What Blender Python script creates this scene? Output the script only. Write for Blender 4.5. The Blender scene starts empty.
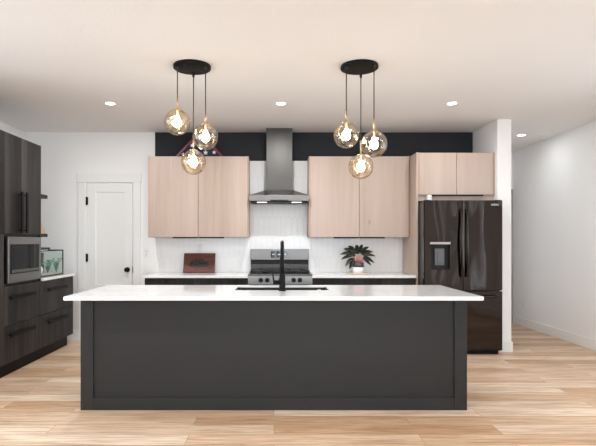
import bpy, bmesh, math, random
from mathutils import Vector, Matrix
PI = math.pi
random.seed(7)
S = bpy.context.scene
COL = S.collection

# ------------------------------------------------------------------ camera
cam_d = bpy.data.cameras.new('camera')
cam = bpy.data.objects.new('camera', cam_d)
COL.objects.link(cam)
cam.location = (0, 0, 1.305)
cam.rotation_euler = (PI/2, 0, 0)
cam_d.sensor_fit = 'HORIZONTAL'
cam_d.sensor_width = 36
cam_d.lens = 500/596*36
cam_d.shift_x = 24/596
cam_d.shift_y = 18.5/596
cam_d.clip_start = 0.05
S.camera = cam

# ------------------------------------------------------------------ world, exposure, daylight
w = bpy.data.worlds.new('World')
S.world = w
w.use_nodes = True
w.node_tree.nodes['Background'].inputs[0].default_value = (0.86, 0.92, 1.0, 1)
w.node_tree.nodes['Background'].inputs[1].default_value = 3.2
S.view_settings.view_transform = 'Standard'
S.view_settings.look = 'None'
S.view_settings.gamma = 1
S.view_settings.use_curve_mapping = False
S.view_settings.exposure = 0.19
S.cycles.max_bounces = 12
S.cycles.diffuse_bounces = 6
S.cycles.transparent_max_bounces = 16
S.cycles.caustics_reflective = False
S.cycles.caustics_refractive = False
S.cycles.sample_clamp_indirect = 6
S.cycles.use_denoising = True

def area(name, loc, rot, sx, sy, power, col=(1, 1, 1)):
    d = bpy.data.lights.new(name, 'AREA')
    d.shape = 'RECTANGLE'; d.size = sx; d.size_y = sy
    d.energy = power; d.color = col
    o = bpy.data.objects.new(name, d)
    o.location = loc; o.rotation_euler = rot
    COL.objects.link(o)
    return o
DAY = (0.80, 0.91, 1.0)
# daylight just outside unseen windows (behind and to both sides of the camera)
area('daylight_rear', (0.3, -2.75, 1.45), (PI/2-0.55, 0, 0), 5.0, 2.0, 98, DAY)
area('daylight_left', (-3.55, 2.4, 1.55), (PI/2-0.6, 0, -PI/2), 3.2, 1.6, 25, DAY)
area('fill_right', (4.1, 3.8, 1.5), (PI/2-0.6, 0, PI/2), 1.6, 1.8, 14, DAY)  # added fill for the right side and the back
for _y, _w, _p in ((-0.675, 0.20, 11), (0.475, 0.12, 8), (1.08, 0.09, 6), (2.075, 0.15, 9)):   # narrow lights added to put bright streaks in the fridge doors
    area('fridge_streak_light', (4.05, _y, 1.35), (PI/2, 0, PI/2), _w, 2.05, _p, DAY)
LAMP_W = 19.0

# ------------------------------------------------------------------ dimensions
CEIL = 2.745
YB = 6.596            # back wall
XL, XR = -3.285, 3.84 # left, right wall
YR = -2.5             # rear wall, behind the camera
YH = 8.03             # end of the hall

# ------------------------------------------------------------------ material helpers
def new_mat(name):
    m = bpy.data.materials.new(name); m.use_nodes = True
    nt = m.node_tree
    return m, nt, nt.nodes['Principled BSDF']
def rgba(c): return (c[0], c[1], c[2], 1)
def flat(name, col, rough=0.5, metal=0.0, spec=0.5, bump=None):
    m, nt, b = new_mat(name)
    b.inputs['Base Color'].default_value = rgba(col)
    b.inputs['Roughness'].default_value = rough
    b.inputs['Metallic'].default_value = metal
    b.inputs['Specular IOR Level'].default_value = spec
    tc = nt.nodes.new('ShaderNodeTexCoord')
    n = nt.nodes.new('ShaderNodeTexNoise')
    n.inputs['Scale'].default_value = bump[0] if bump else 30
    n.inputs['Detail'].default_value = 4
    nt.links.new(tc.outputs['Object'], n.inputs['Vector'])
    if bump:
        bp = nt.nodes.new('ShaderNodeBump')
        bp.inputs['Strength'].default_value = bump[1]
        bp.inputs['Distance'].default_value = bump[2]
        nt.links.new(n.outputs['Fac'], bp.inputs['Height'])
        nt.links.new(bp.outputs['Normal'], b.inputs['Normal'])
    else:
        mr = nt.nodes.new('ShaderNodeMapRange')
        mr.inputs['To Min'].default_value = max(0.02, rough-0.04)
        mr.inputs['To Max'].default_value = rough+0.04
        nt.links.new(n.outputs['Fac'], mr.inputs['Value'])
        nt.links.new(mr.outputs['Result'], b.inputs['Roughness'])
    return m
def grain(name, dark, mid, light, scale, rough=0.5, bump=0.05, knots=True, spec=0.4):
    """wood with grain stretched along one axis (scale is the noise scale in x, y, z)"""
    m, nt, b = new_mat(name)
    L = nt.links.new
    tc = nt.nodes.new('ShaderNodeTexCoord')
    oi = nt.nodes.new('ShaderNodeObjectInfo')
    add = nt.nodes.new('ShaderNodeVectorMath'); add.operation = 'MULTIPLY_ADD'
    sc3 = nt.nodes.new('ShaderNodeCombineXYZ')
    L(oi.outputs['Random'], sc3.inputs[0]); L(oi.outputs['Random'], sc3.inputs[1]); L(oi.outputs['Random'], sc3.inputs[2])
    L(sc3.outputs[0], add.inputs[0]); add.inputs[1].default_value = (7, 11, 5)
    L(tc.outputs['Object'], add.inputs[2])
    mp = nt.nodes.new('ShaderNodeMapping'); mp.inputs['Scale'].default_value = scale
    L(add.outputs[0], mp.inputs['Vector'])
    n = nt.nodes.new('ShaderNodeTexNoise'); n.inputs['Scale'].default_value = 1
    n.inputs['Detail'].default_value = 6; n.inputs['Roughness'].default_value = 0.6; n.inputs['Distortion'].default_value = 0.6
    L(mp.outputs[0], n.inputs['Vector'])
    mp2 = nt.nodes.new('ShaderNodeMapping'); mp2.inputs['Scale'].default_value = tuple(s*0.22 for s in scale)
    L(add.outputs[0], mp2.inputs['Vector'])
    n2 = nt.nodes.new('ShaderNodeTexNoise'); n2.inputs['Scale'].default_value = 1; n2.inputs['Detail'].default_value = 2
    L(mp2.outputs[0], n2.inputs['Vector'])
    mix = nt.nodes.new('ShaderNodeMath'); mix.operation = 'MULTIPLY_ADD'
    L(n2.outputs['Fac'], mix.inputs[0]); mix.inputs[1].default_value = 0.6
    h = nt.nodes.new('ShaderNodeMath'); h.operation = 'MULTIPLY'; h.inputs[1].default_value = 0.4
    L(n.outputs['Fac'], h.inputs[0]); L(h.outputs[0], mix.inputs[2])
    r = nt.nodes.new('ShaderNodeValToRGB')
    r.color_ramp.elements[0].position = 0.32; r.color_ramp.elements[0].color = rgba(dark)
    r.color_ramp.elements[1].position = 0.68; r.color_ramp.elements[1].color = rgba(light)
    e = r.color_ramp.elements.new(0.5); e.color = rgba(mid)
    L(mix.outputs[0], r.inputs['Fac'])
    out = r.outputs['Color']
    if knots:
        v = nt.nodes.new('ShaderNodeTexVoronoi'); v.inputs['Scale'].default_value = 3.2
        mp3 = nt.nodes.new('ShaderNodeMapping')
        mp3.inputs['Scale'].default_value = tuple(0.55 if s == min(scale) else 1.0 for s in scale)
        L(add.outputs[0], mp3.inputs['Vector']); L(mp3.outputs[0], v.inputs['Vector'])
        kr = nt.nodes.new('ShaderNodeValToRGB')
        kr.color_ramp.elements[0].position = 0.02; kr.color_ramp.elements[0].color = (1, 1, 1, 1)
        kr.color_ramp.elements[1].position = 0.075; kr.color_ramp.elements[1].color = (0, 0, 0, 1)
        L(v.outputs['Distance'], kr.inputs['Fac'])
        mm = nt.nodes.new('ShaderNodeMixRGB'); mm.inputs['Color2'].default_value = rgba(tuple(c*0.75 for c in dark))
        fm = nt.nodes.new('ShaderNodeMath'); fm.operation = 'MULTIPLY'; fm.inputs[1].default_value = 0.55
        L(kr.outputs['Color'], fm.inputs[0]); L(fm.outputs[0], mm.inputs['Fac']); L(out, mm.inputs['Color1'])
        out = mm.outputs['Color']
    L(out, b.inputs['Base Color'])
    b.inputs['Roughness'].default_value = rough
    b.inputs['Specular IOR Level'].default_value = spec
    bp = nt.nodes.new('ShaderNodeBump'); bp.inputs['Strength'].default_value = bump; bp.inputs['Distance'].default_value = 0.002
    L(n.outputs['Fac'], bp.inputs['Height']); L(bp.outputs['Normal'], b.inputs['Normal'])
    return m
def emit(name, col, strength):
    m, nt, b = new_mat(name)
    b.inputs['Base Color'].default_value = rgba(col)
    b.inputs['Emission Color'].default_value = rgba(col)
    b.inputs['Emission Strength'].default_value = strength
    return m
def brushed(name, col, rough, scale, bump=0.02, detail=3):
    m, nt, b = new_mat(name)
    L = nt.links.new
    b.inputs['Base Color'].default_value = rgba(col); b.inputs['Metallic'].default_value = 1
    tc = nt.nodes.new('ShaderNodeTexCoord'); mp = nt.nodes.new('ShaderNodeMapping'); mp.inputs['Scale'].default_value = scale
    n = nt.nodes.new('ShaderNodeTexNoise'); n.inputs['Scale'].default_value = 1; n.inputs['Detail'].default_value = detail
    L(tc.outputs['Object'], mp.inputs['Vector']); L(mp.outputs[0], n.inputs['Vector'])
    mr = nt.nodes.new('ShaderNodeMapRange'); mr.inputs['To Min'].default_value = rough*0.8; mr.inputs['To Max'].default_value = rough*1.2
    L(n.outputs['Fac'], mr.inputs['Value']); L(mr.outputs['Result'], b.inputs['Roughness'])
    bp = nt.nodes.new('ShaderNodeBump'); bp.inputs['Strength'].default_value = bump; bp.inputs['Distance'].default_value = 0.01
    L(n.outputs['Fac'], bp.inputs['Height']); L(bp.outputs['Normal'], b.inputs['Normal'])
    return m
def thin_glass(name, tint, refl=0.5, rough=0.02, bump=0.0, bscale=12, fmin=0.04):
    """a sheet of glass: light passes straight, the surface mirrors more towards grazing angles"""
    m = bpy.data.materials.new(name); m.use_nodes = True
    nt = m.node_tree; nt.nodes.clear(); L = nt.links.new
    out = nt.nodes.new('ShaderNodeOutputMaterial')
    tr = nt.nodes.new('ShaderNodeBsdfTransparent'); tr.inputs[0].default_value = rgba(tint)
    gl = nt.nodes.new('ShaderNodeBsdfGlossy'); gl.inputs['Roughness'].default_value = rough
    gl.inputs['Color'].default_value = (1, 0.97, 0.92, 1) if bump else (1, 1, 1, 1)
    lw = nt.nodes.new('ShaderNodeLayerWeight'); lw.inputs['Blend'].default_value = 0.35
    mr = nt.nodes.new('ShaderNodeMapRange'); mr.inputs['To Min'].default_value = fmin; mr.inputs['To Max'].default_value = refl
    mx = nt.nodes.new('ShaderNodeMixShader')
    L(lw.outputs['Facing'], mr.inputs['Value']); L(mr.outputs['Result'], mx.inputs[0])
    L(tr.outputs[0], mx.inputs[1]); L(gl.outputs[0], mx.inputs[2]); L(mx.outputs[0], out.inputs[0])
    if bump:
        tc = nt.nodes.new('ShaderNodeTexCoord')
        n = nt.nodes.new('ShaderNodeTexNoise'); n.inputs['Scale'].default_value = bscale; n.inputs['Detail'].default_value = 1.5
        n.inputs['Distortion'].default_value = 1.2
        L(tc.outputs['Object'], n.inputs['Vector'])
        bp = nt.nodes.new('ShaderNodeBump'); bp.inputs['Strength'].default_value = bump; bp.inputs['Distance'].default_value = 0.03
        L(n.outputs['Fac'], bp.inputs['Height'])
        L(bp.outputs['Normal'], gl.inputs['Normal']); L(bp.outputs['Normal'], lw.inputs['Normal'])
        # amber swirl in the glass itself
        cr = nt.nodes.new('ShaderNodeValToRGB')
        cr.color_ramp.elements[0].position = 0.36; cr.color_ramp.elements[0].color = (0.80, 0.66, 0.48, 1)
        cr.color_ramp.elements[1].position = 0.56; cr.color_ramp.elements[1].color = rgba(tint)
        L(n.outputs['Fac'], cr.inputs['Fac'])
        # a longer path through the glass towards the rim takes more light
        lf = nt.nodes.new('ShaderNodeLayerWeight'); lf.inputs['Blend'].default_value = 0.5
        rr = nt.nodes.new('ShaderNodeValToRGB')
        rr.color_ramp.elements[0].position = 0.55; rr.color_ramp.elements[0].color = (1, 1, 1, 1)
        rr.color_ramp.elements[1].position = 1.0; rr.color_ramp.elements[1].color = (0.42, 0.33, 0.24, 1)
        L(lf.outputs['Facing'], rr.inputs['Fac'])
        mu = nt.nodes.new('ShaderNodeMixRGB'); mu.blend_type = 'MULTIPLY'; mu.inputs['Fac'].default_value = 1
        L(cr.outputs['Color'], mu.inputs['Color1']); L(rr.outputs['Color'], mu.inputs['Color2']); L(mu.outputs[0], tr.inputs[0])
    return m

def floor_mat():
    m, nt, b = new_mat('oak_planks'); L = nt.links.new
    tc = nt.nodes.new('ShaderNodeTexCoord')
    br = nt.nodes.new('ShaderNodeTexBrick')
    br.offset = 0.37; br.offset_frequency = 2; br.squash = 1
    br.inputs['Scale'].default_value = 1
    br.inputs['Mortar Size'].default_value = 0.0022
    br.inputs['Mortar Smooth'].default_value = 0.1
    br.inputs['Bias'].default_value = 0
    br.inputs['Brick Width'].default_value = 1.55
    br.inputs['Row Height'].default_value = 0.178
    br.inputs['Color1'].default_value = (0, 0, 0, 1); br.inputs['Color2'].default_value = (1, 1, 1, 1)
    br.inputs['Mortar'].default_value = (0.5, 0.5, 0.5, 1)
    L(tc.outputs['Object'], br.inputs['Vector'])
    # tone per plank
    pr = nt.nodes.new('ShaderNodeValToRGB')
    pr.color_ramp.elements[0].color = (0.62, 0.41, 0.255, 1); pr.color_ramp.elements[1].color = (0.88, 0.745, 0.60, 1)
    e = pr.color_ramp.elements.new(0.55); e.color = (0.77, 0.585, 0.43, 1)
    L(br.outputs['Color'], pr.inputs['Fac'])
    # grain, shifted per plank
    sh = nt.nodes.new('ShaderNodeVectorMath'); sh.operation = 'MULTIPLY_ADD'
    L(br.outputs['Color'], sh.inputs[0]); sh.inputs[1].default_value = (13, 5, 3); L(tc.outputs['Object'], sh.inputs[2])
    mp = nt.nodes.new('ShaderNodeMapping'); mp.inputs['Scale'].default_value = (3.0, 60, 1)
    L(sh.outputs[0], mp.inputs['Vector'])
    n = nt.nodes.new('ShaderNodeTexNoise'); n.inputs['Scale'].default_value = 1; n.inputs['Detail'].default_value = 7
    n.inputs['Roughness'].default_value = 0.62; n.inputs['Distortion'].default_value = 0.5
    L(mp.outputs[0], n.inputs['Vector'])
    gr = nt.nodes.new('ShaderNodeValToRGB')
    gr.color_ramp.elements[0].position = 0.3; gr.color_ramp.elements[0].color = (0.50, 0.40, 0.32, 1)
    gr.color_ramp.elements[1].position = 0.6; gr.color_ramp.elements[1].color = (1.06, 1.05, 1.04, 1)
    L(n.outputs['Fac'], gr.inputs['Fac'])
    mul = nt.nodes.new('ShaderNodeMixRGB'); mul.blend_type = 'MULTIPLY'; mul.inputs['Fac'].default_value = 0.85
    L(pr.outputs['Color'], mul.inputs['Color1']); L(gr.outputs['Color'], mul.inputs['Color2'])
    # broad cloudy tone along the boards
    mp2 = nt.nodes.new('ShaderNodeMapping'); mp2.inputs['Scale'].default_value = (0.9, 5, 1)
    L(sh.outputs[0], mp2.inputs['Vector'])
    n2 = nt.nodes.new('ShaderNodeTexNoise'); n2.inputs['Scale'].default_value = 1; n2.inputs['Detail'].default_value = 2
    L(mp2.outputs[0], n2.inputs['Vector'])
    g2 = nt.nodes.new('ShaderNodeValToRGB')
    g2.color_ramp.elements[0].position = 0.35; g2.color_ramp.elements[0].color = (0.87, 0.81, 0.75, 1)
    g2.color_ramp.elements[1].position = 0.62; g2.color_ramp.elements[1].color = (1.04, 1.03, 1.02, 1)
    L(n2.outputs['Fac'], g2.inputs['Fac'])
    mul2 = nt.nodes.new('ShaderNodeMixRGB'); mul2.blend_type = 'MULTIPLY'; mul2.inputs['Fac'].default_value = 1
    L(mul.outputs[0], mul2.inputs['Color1']); L(g2.outputs['Color'], mul2.inputs['Color2'])
    # dark joints
    jm = nt.nodes.new('ShaderNodeMixRGB'); jm.inputs['Color2'].default_value = (0.34, 0.23, 0.15, 1)
    jf = nt.nodes.new('ShaderNodeMath'); jf.operation = 'MULTIPLY'; jf.inputs[1].default_value = 0.75
    L(br.outputs['Fac'], jf.inputs[0]); L(jf.outputs[0], jm.inputs['Fac']); L(mul2.outputs[0], jm.inputs['Color1'])
    L(jm.outputs[0], b.inputs['Base Color'])
    b.inputs['Roughness'].default_value = 0.42
    b.inputs['Specular IOR Level'].default_value = 0.4
    bp = nt.nodes.new('ShaderNodeBump'); bp.inputs['Strength'].default_value = 0.08; bp.inputs['Distance'].default_value = 0.002
    L(n.outputs['Fac'], bp.inputs['Height']); L(bp.outputs['Normal'], b.inputs['Normal'])
    return m

def quartz_mat():
    m, nt, b = new_mat('white_quartz'); L = nt.links.new
    tc = nt.nodes.new('ShaderNodeTexCoord')
    n = nt.nodes.new('ShaderNodeTexNoise'); n.inputs['Scale'].default_value = 2.2; n.inputs['Detail'].default_value = 8; n.inputs['Distortion'].default_value = 1.6
    L(tc.outputs['Object'], n.inputs['Vector'])
    r = nt.nodes.new('ShaderNodeValToRGB')
    r.color_ramp.elements[0].position = 0.46; r.color_ramp.elements[0].color = (0.86, 0.855, 0.85, 1)
    r.color_ramp.elements[1].position = 0.54; r.color_ramp.elements[1].color = (0.86, 0.855, 0.85, 1)
    e = r.color_ramp.elements.new(0.5); e.color = (0.79, 0.78, 0.775, 1)
    L(n.outputs['Fac'], r.inputs['Fac']); L(r.outputs['Color'], b.inputs['Base Color'])
    b.inputs['Roughness'].default_value = 0.07; b.inputs['Specular IOR Level'].default_value = 0.6
    return m

M = {}
M['wall'] = flat('white_wall_paint', (0.87, 0.87, 0.87), 0.75, bump=(260, 0.08, 0.002))
M['ceiling'] = flat('cream_ceiling_texture', (0.81, 0.805, 0.802), 0.9, spec=0.2, bump=(45, 0.45, 0.006))
M['charcoal_wall'] = flat('charcoal_wall_paint', (0.026, 0.028, 0.032), 0.8, spec=0.25, bump=(260, 0.08, 0.002))
M['trim'] = flat('white_trim_paint', (0.84, 0.84, 0.835), 0.4)
M['floor'] = floor_mat()
M['quartz'] = quartz_mat()
M['oak'] = grain('pale_oak_veneer', (0.40, 0.295, 0.235), (0.475, 0.37, 0.31), (0.53, 0.42, 0.36), (14, 14, 0.9), 0.45)
M['oak_edge'] = grain('pale_oak_edge', (0.40, 0.27, 0.19), (0.47, 0.33, 0.24), (0.53, 0.38, 0.28), (14, 14, 0.9), 0.5, knots=False)
M['dark_oak'] = grain('charcoal_oak_veneer', (0.005, 0.0042, 0.004), (0.023, 0.020, 0.0188), (0.060, 0.052, 0.049), (20, 20, 1.1), 0.5, knots=False, spec=0.22)
M['island'] = flat('charcoal_island_paint', (0.021, 0.0215, 0.0225), 0.45, spec=0.3)
M['black'] = flat('matte_black_metal', (0.005, 0.005, 0.0055), 0.5, spec=0.15)
M['cord_black'] = flat('cord_black', (0.02, 0.018, 0.016), 0.6)
M['tile'] = flat('white_glazed_tile', (0.90, 0.90, 0.90), 0.18, spec=0.35)
M['grout'] = flat('pale_grout', (0.78, 0.78, 0.78), 0.9)
M['steel'] = brushed('brushed_steel', (0.165, 0.152, 0.145), 0.30, (2, 2, 180))
M['hood_steel'] = brushed('hood_steel', (0.085, 0.080, 0.076), 0.40, (180, 180, 2))
M['light_steel'] = brushed('light_steel', (0.42, 0.40, 0.385), 0.32, (2, 2, 120))
M['mid_steel'] = brushed('mid_steel', (0.26, 0.25, 0.245), 0.3, (2, 2, 120))
M['sink_steel'] = brushed('sink_steel', (0.05, 0.05, 0.05), 0.35, (60, 60, 60))
M['black_steel'] = brushed('black_stainless', (0.045, 0.037, 0.034), 0.05, (5, 5, 1.9), bump=0.42, detail=0)
M['fridge_side'] = flat('fridge_side_grey', (0.075, 0.07, 0.068), 0.35, spec=0.5)
M['black_glass'] = flat('black_glass', (0.012, 0.012, 0.013), 0.05, spec=0.7)
M['dark_glass'] = flat('dark_oven_glass', (0.008, 0.008, 0.009), 0.06, spec=0.10)
M['grey_plastic'] = flat('grey_plastic', (0.10, 0.10, 0.105), 0.35)
M['black_plastic'] = flat('black_plastic', (0.012, 0.012, 0.013), 0.4, spec=0.2)
M['iron'] = flat('cast_iron', (0.016, 0.016, 0.017), 0.55)
M['brass'] = flat('aged_brass', (0.62, 0.46, 0.29), 0.3, metal=1.0)
M['globe'] = thin_glass('amber_rippled_glass', (1.0, 0.93, 0.82), refl=0.6, rough=0.03, bump=0.6, bscale=11, fmin=0.03)
M['clear_glass'] = thin_glass('clear_glass', (0.95, 0.98, 0.97), refl=0.08, fmin=0.02)
M['window_glass'] = thin_glass('window_glass', (0.98, 0.99, 0.99), refl=0.5)
M['bulb'] = emit('lit_bulb', (1.0, 0.94, 0.87), 32)
M['led'] = emit('lit_led_lens', (1.0, 0.93, 0.84), 14)
M['hood_lamp'] = emit('hood_lamp_lens', (1.0, 0.96, 0.9), 2.0)
M['white_plastic'] = flat('white_plastic', (0.82, 0.82, 0.81), 0.35)
M['dark_slot'] = flat('dark_slot', (0.05, 0.05, 0.05), 0.6)
M['plaque'] = grain('red_brown_plaque', (0.075, 0.020, 0.015), (0.13, 0.037, 0.027), (0.20, 0.065, 0.046), (3, 10, 26), 0.5, knots=False)
M['carving'] = flat('dark_carving', (0.022, 0.014, 0.013), 0.6, bump=(60, 0.3, 0.01))
M['leaf'] = flat('dark_green_leaf', (0.020, 0.027, 0.016), 0.35, spec=0.4)
M['pink_stem'] = flat('pink_stem', (0.72, 0.27, 0.24), 0.5)
M['pot_white'] = flat('white_ceramic', (0.85, 0.84, 0.83), 0.25)
M['pot_band'] = flat('grey_ceramic_band', (0.07, 0.075, 0.075), 0.4)
M['soil'] = flat('dark_soil', (0.02, 0.015, 0.012), 0.9, bump=(80, 0.6, 0.01))
M['pale_wood'] = grain('pale_wood_tray', (0.62, 0.52, 0.42), (0.72, 0.63, 0.52), (0.80, 0.71, 0.60), (3, 20, 20), 0.5, knots=False)
M['tan'] = grain('tan_board', (0.50, 0.33, 0.22), (0.60, 0.43, 0.31), (0.68, 0.52, 0.40), (4, 20, 20), 0.5, knots=False)
M['red_frame'] = flat('dark_red_frame', (0.16, 0.012, 0.025), 0.35)
M['navy'] = flat('navy_cloth', (0.012, 0.018, 0.05), 0.8, bump=(400, 0.2, 0.002))
M['star'] = flat('white_star', (0.75, 0.75, 0.76), 0.7)
M['gravel'] = flat('pale_gravel', (0.45, 0.42, 0.38), 0.8, bump=(120, 0.8, 0.01))
M['aqua_plant'] = flat('green_water_plant', (0.07, 0.30, 0.17), 0.5)
M['driftwood'] = flat('dark_driftwood', (0.035, 0.028, 0.025), 0.7, bump=(40, 0.6, 0.01))
M['stone_white'] = flat('white_stone', (0.72, 0.73, 0.72), 0.6, bump=(30, 0.5, 0.01))
M['logo'] = flat('silver_logo', (0.72, 0.70, 0.68), 0.35)
M['hall_door'] = flat('grey_hall_door', (0.33, 0.30, 0.28), 0.5)
M['chrome'] = flat('chrome', (0.75, 0.75, 0.75), 0.12, metal=1.0)

# ------------------------------------------------------------------ mesh helpers
def mb(): return bmesh.new()
def _merge(bm, tmp, mi=0, smooth=False):
    for f in tmp.faces:
        f.material_index = mi; f.smooth = smooth
    me = bpy.data.meshes.new('tmp'); tmp.to_mesh(me); tmp.free()
    bm.from_mesh(me); bpy.data.meshes.remove(me)
def box(bm, x0, x1, y0, y1, z0, z1, bev=0.0, seg=2, mi=0):
    t = bmesh.new()
    bmesh.ops.create_cube(t, size=1)
    for v in t.verts:
        v.co = Vector(((x0+x1)/2+v.co.x*(x1-x0), (y0+y1)/2+v.co.y*(y1-y0), (z0+z1)/2+v.co.z*(z1-z0)))
    if bev > 0:
        bev = min(bev, 0.45*min(x1-x0, y1-y0, z1-z0))
        bmesh.ops.bevel(t, geom=list(t.edges), offset=bev, segments=seg, profile=0.5, affect='EDGES')
    _merge(bm, t, mi)
    return bm
def cyl(bm, p0, p1, r0, r1=None, seg=20, caps=True, mi=0, smooth=True):
    r1 = r0 if r1 is None else r1
    p0, p1 = Vector(p0), Vector(p1); d = p1-p0
    q = d.to_track_quat('Z', 'Y')
    t = bmesh.new(); a = []; b = []
    for i in range(seg):
        u = 2*PI*i/seg; v = Vector((math.cos(u), math.sin(u), 0))
        a.append(t.verts.new(p0+q@(v*r0))); b.append(t.verts.new(p1+q@(v*r1)))
    sides = [t.faces.new((a[i], a[(i+1) % seg], b[(i+1) % seg], b[i])) for i in range(seg)]
    if caps:
        t.faces.new(list(reversed(a))); t.faces.new(b)
    for f in t.faces: f.material_index = mi; f.smooth = smooth and len(f.verts) == 4
    me = bpy.data.meshes.new('tmp'); t.to_mesh(me); t.free(); bm.from_mesh(me); bpy.data.meshes.remove(me)
    return bm
def lathe(bm, c, prof, seg=32, mi=0, smooth=True, cap0=True, cap1=True):
    """prof: (radius, z) pairs from bottom to top, about the vertical axis through c"""
    t = bmesh.new(); rings = []
    for r, z in prof:
        rings.append([t.verts.new((c[0]+r*math.cos(2*PI*i/seg), c[1]+r*math.sin(2*PI*i/seg), c[2]+z)) for i in range(seg)])
    for a, b in zip(rings, rings[1:]):
        for i in range(seg):
            t.faces.new((a[i], a[(i+1) % seg], b[(i+1) % seg], b[i]))
    if cap0: t.faces.new(list(reversed(rings[0])))
    if cap1: t.faces.new(rings[-1])
    _merge(bm, t, mi, smooth)
    return bm
def tube(bm, pts, r, seg=14, mi=0):
    """swept tube through a polyline; r a number or one radius per point"""
    pts = [Vector(p) for p in pts]; n = len(pts)
    rs = r if isinstance(r, (list, tuple)) else [r]*n
    t = bmesh.new(); rings = []; up = None
    for i, p in enumerate(pts):
        d = (pts[min(i+1, n-1)]-pts[max(i-1, 0)]).normalized()
        if up is None:
            up = d.orthogonal().normalized()
        up = (up-d*up.dot(d)).normalized(); sd = d.cross(up)
        rings.append([t.verts.new(p+(up*math.cos(2*PI*k/seg)+sd*math.sin(2*PI*k/seg))*rs[i]) for k in range(seg)])
    for a, b in zip(rings, rings[1:]):
        for k in range(seg):
            t.faces.new((a[k], a[(k+1) % seg], b[(k+1) % seg], b[k]))
    t.faces.new(list(reversed(rings[0]))); t.faces.new(rings[-1])
    bmesh.ops.recalc_face_normals(t, faces=t.faces)
    _merge(bm, t, mi, True)
    return bm
def prism(bm, poly, y0, y1, mi=0, axis='y'):
    """poly in (x, z), extruded between y0 and y1 (axis 'y'), or poly in (y, z) extruded along x"""
    t = bmesh.new()
    def P(a, c, d): return (a, d, c) if axis == 'y' else (d, a, c)
    A = [t.verts.new(P(a, c, y0)) for a, c in poly]; B = [t.verts.new(P(a, c, y1)) for a, c in poly]
    n = len(poly)
    for i in range(n):
        t.faces.new((A[i], A[(i+1) % n], B[(i+1) % n], B[i]))
    t.faces.new(A); t.faces.new(list(reversed(B)))
    bmesh.ops.recalc_face_normals(t, faces=t.faces)
    _merge(bm, t, mi)
    return bm
def ball(bm, c, r, sub=3, sq=(1, 1, 1), mi=0):
    t = bmesh.new(); bmesh.ops.create_icosphere(t, subdivisions=sub, radius=1)
    for v in t.verts: v.co = Vector((c[0]+v.co.x*r*sq[0], c[1]+v.co.y*r*sq[1], c[2]+v.co.z*r*sq[2]))
    _merge(bm, t, mi, True)
    return bm
def root_loc(p):
    v = Vector((0, 0, 0))
    while p is not None:
        v += p.location; p = p.parent
    return v
def obj(name, bm, mats, parent=None, origin=None):
    """link one mesh object; coordinates are world coordinates"""
    base = root_loc(parent) if parent else Vector((0, 0, 0))
    o_loc = Vector(origin)-base if origin else Vector((0, 0, 0))
    off = base+o_loc
    for v in bm.verts: v.co -= off
    me = bpy.data.meshes.new(name); bm.to_mesh(me); bm.free()
    for m in (mats if isinstance(mats, (list, tuple)) else [mats]): me.materials.append(m)
    o = bpy.data.objects.new(name, me); COL.objects.link(o)
    o.location = o_loc; o.parent = parent
    return o
def tag(o, label, cat, group=None):
    o['label'] = label; o['category'] = cat
    if group: o['group'] = group
    return o
def thing(name, label, cat, loc, group=None):
    o = bpy.data.objects.new(name, None); o.empty_display_size = 0.1
    COL.objects.link(o); o.location = loc
    return tag(o, label, cat, group)
def struct(name, bm, mats, parent=None):
    o = obj(name, bm, mats, parent)
    if parent is None: o['kind'] = 'structure'
    return o
def dup(root, loc, label=None):
    r = root.copy(); COL.objects.link(r); r.location = loc
    if label: r['label'] = label
    for ch in list(root.children):
        c = ch.copy(); COL.objects.link(c); c.parent = r
        for g in list(ch.children):
            d = g.copy(); COL.objects.link(d); d.parent = c
    return r

# ================================================================== THE ROOM
struct('floor', box(mb(), XL-0.2, XR+0.2, YR-0.1, YH+0.1, -0.1, 0), M['floor'])
struct('ceiling', box(mb(), XL-0.2, XR+0.2, YR-0.1, YH+0.1, CEIL, CEIL+0.1), M['ceiling'])
DX0, DX1, DZ = -2.475, -1.860, 2.075           # pantry door opening
TILE_X0, TILE_X1, BAND_Z = -1.57, 2.62, 2.367  # charcoal band of paint
b = mb()
box(b, XL, DX0, YB, YB+0.12, 0, CEIL)
box(b, DX1, TILE_X0, YB, YB+0.12, 0, CEIL)
box(b, DX0, DX1, YB, YB+0.12, DZ, CEIL)
box(b, TILE_X0, 2.62, YB, YB+0.12, 0, BAND_Z)
box(b, TILE_X0, 2.62, YB, YB+0.12, BAND_Z, CEIL, mi=1)
struct('wall_back', b, [M['wall'], M['charcoal_wall']])
def wall_with_hole(b, axis, p0, p1, a0, a1, holes):
    """wall slab between p0 and p1 on its thin axis, spanning a0..a1, with rectangular holes (lo, hi, z0, z1)"""
    cur = a0
    def put(lo, hi, z0, z1):
        if hi-lo < 1e-4 or z1-z0 < 1e-4: return
        if axis == 'x': box(b, p0, p1, lo, hi, z0, z1)
        else: box(b, lo, hi, p0, p1, z0, z1)
    for lo, hi, z0, z1 in holes:
        put(cur, lo, 0, CEIL); put(lo, hi, 0, z0); put(lo, hi, z1, CEIL); cur = hi
    put(cur, a1, 0, CEIL)
    return b
struct('wall_left', wall_with_hole(mb(), 'x', XL-0.12, XL, YR, YB+0.12, [(0.8, 4.0, 0.55, 2.35)]), M['wall'])
struct('wall_right', wall_with_hole(mb(), 'x', XR, XR+0.12, YR, YH+0.1, [(-0.9, -0.45, 0.3, 2.4), (0.35, 0.6, 0.3, 2.4), (1.0, 1.16, 0.3, 2.4), (1.9, 2.25, 0.3, 2.4), (3.0, 4.6, 0.3, 2.4)]), M['wall'])
struct('wall_rear', wall_with_hole(mb(), 'y', YR-0.12, YR, XL, XR, [(-2.2, -0.4, 0.45, 2.45), (-0.05, 2.8, 0.05, 2.45)]), M['wall'])
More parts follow.
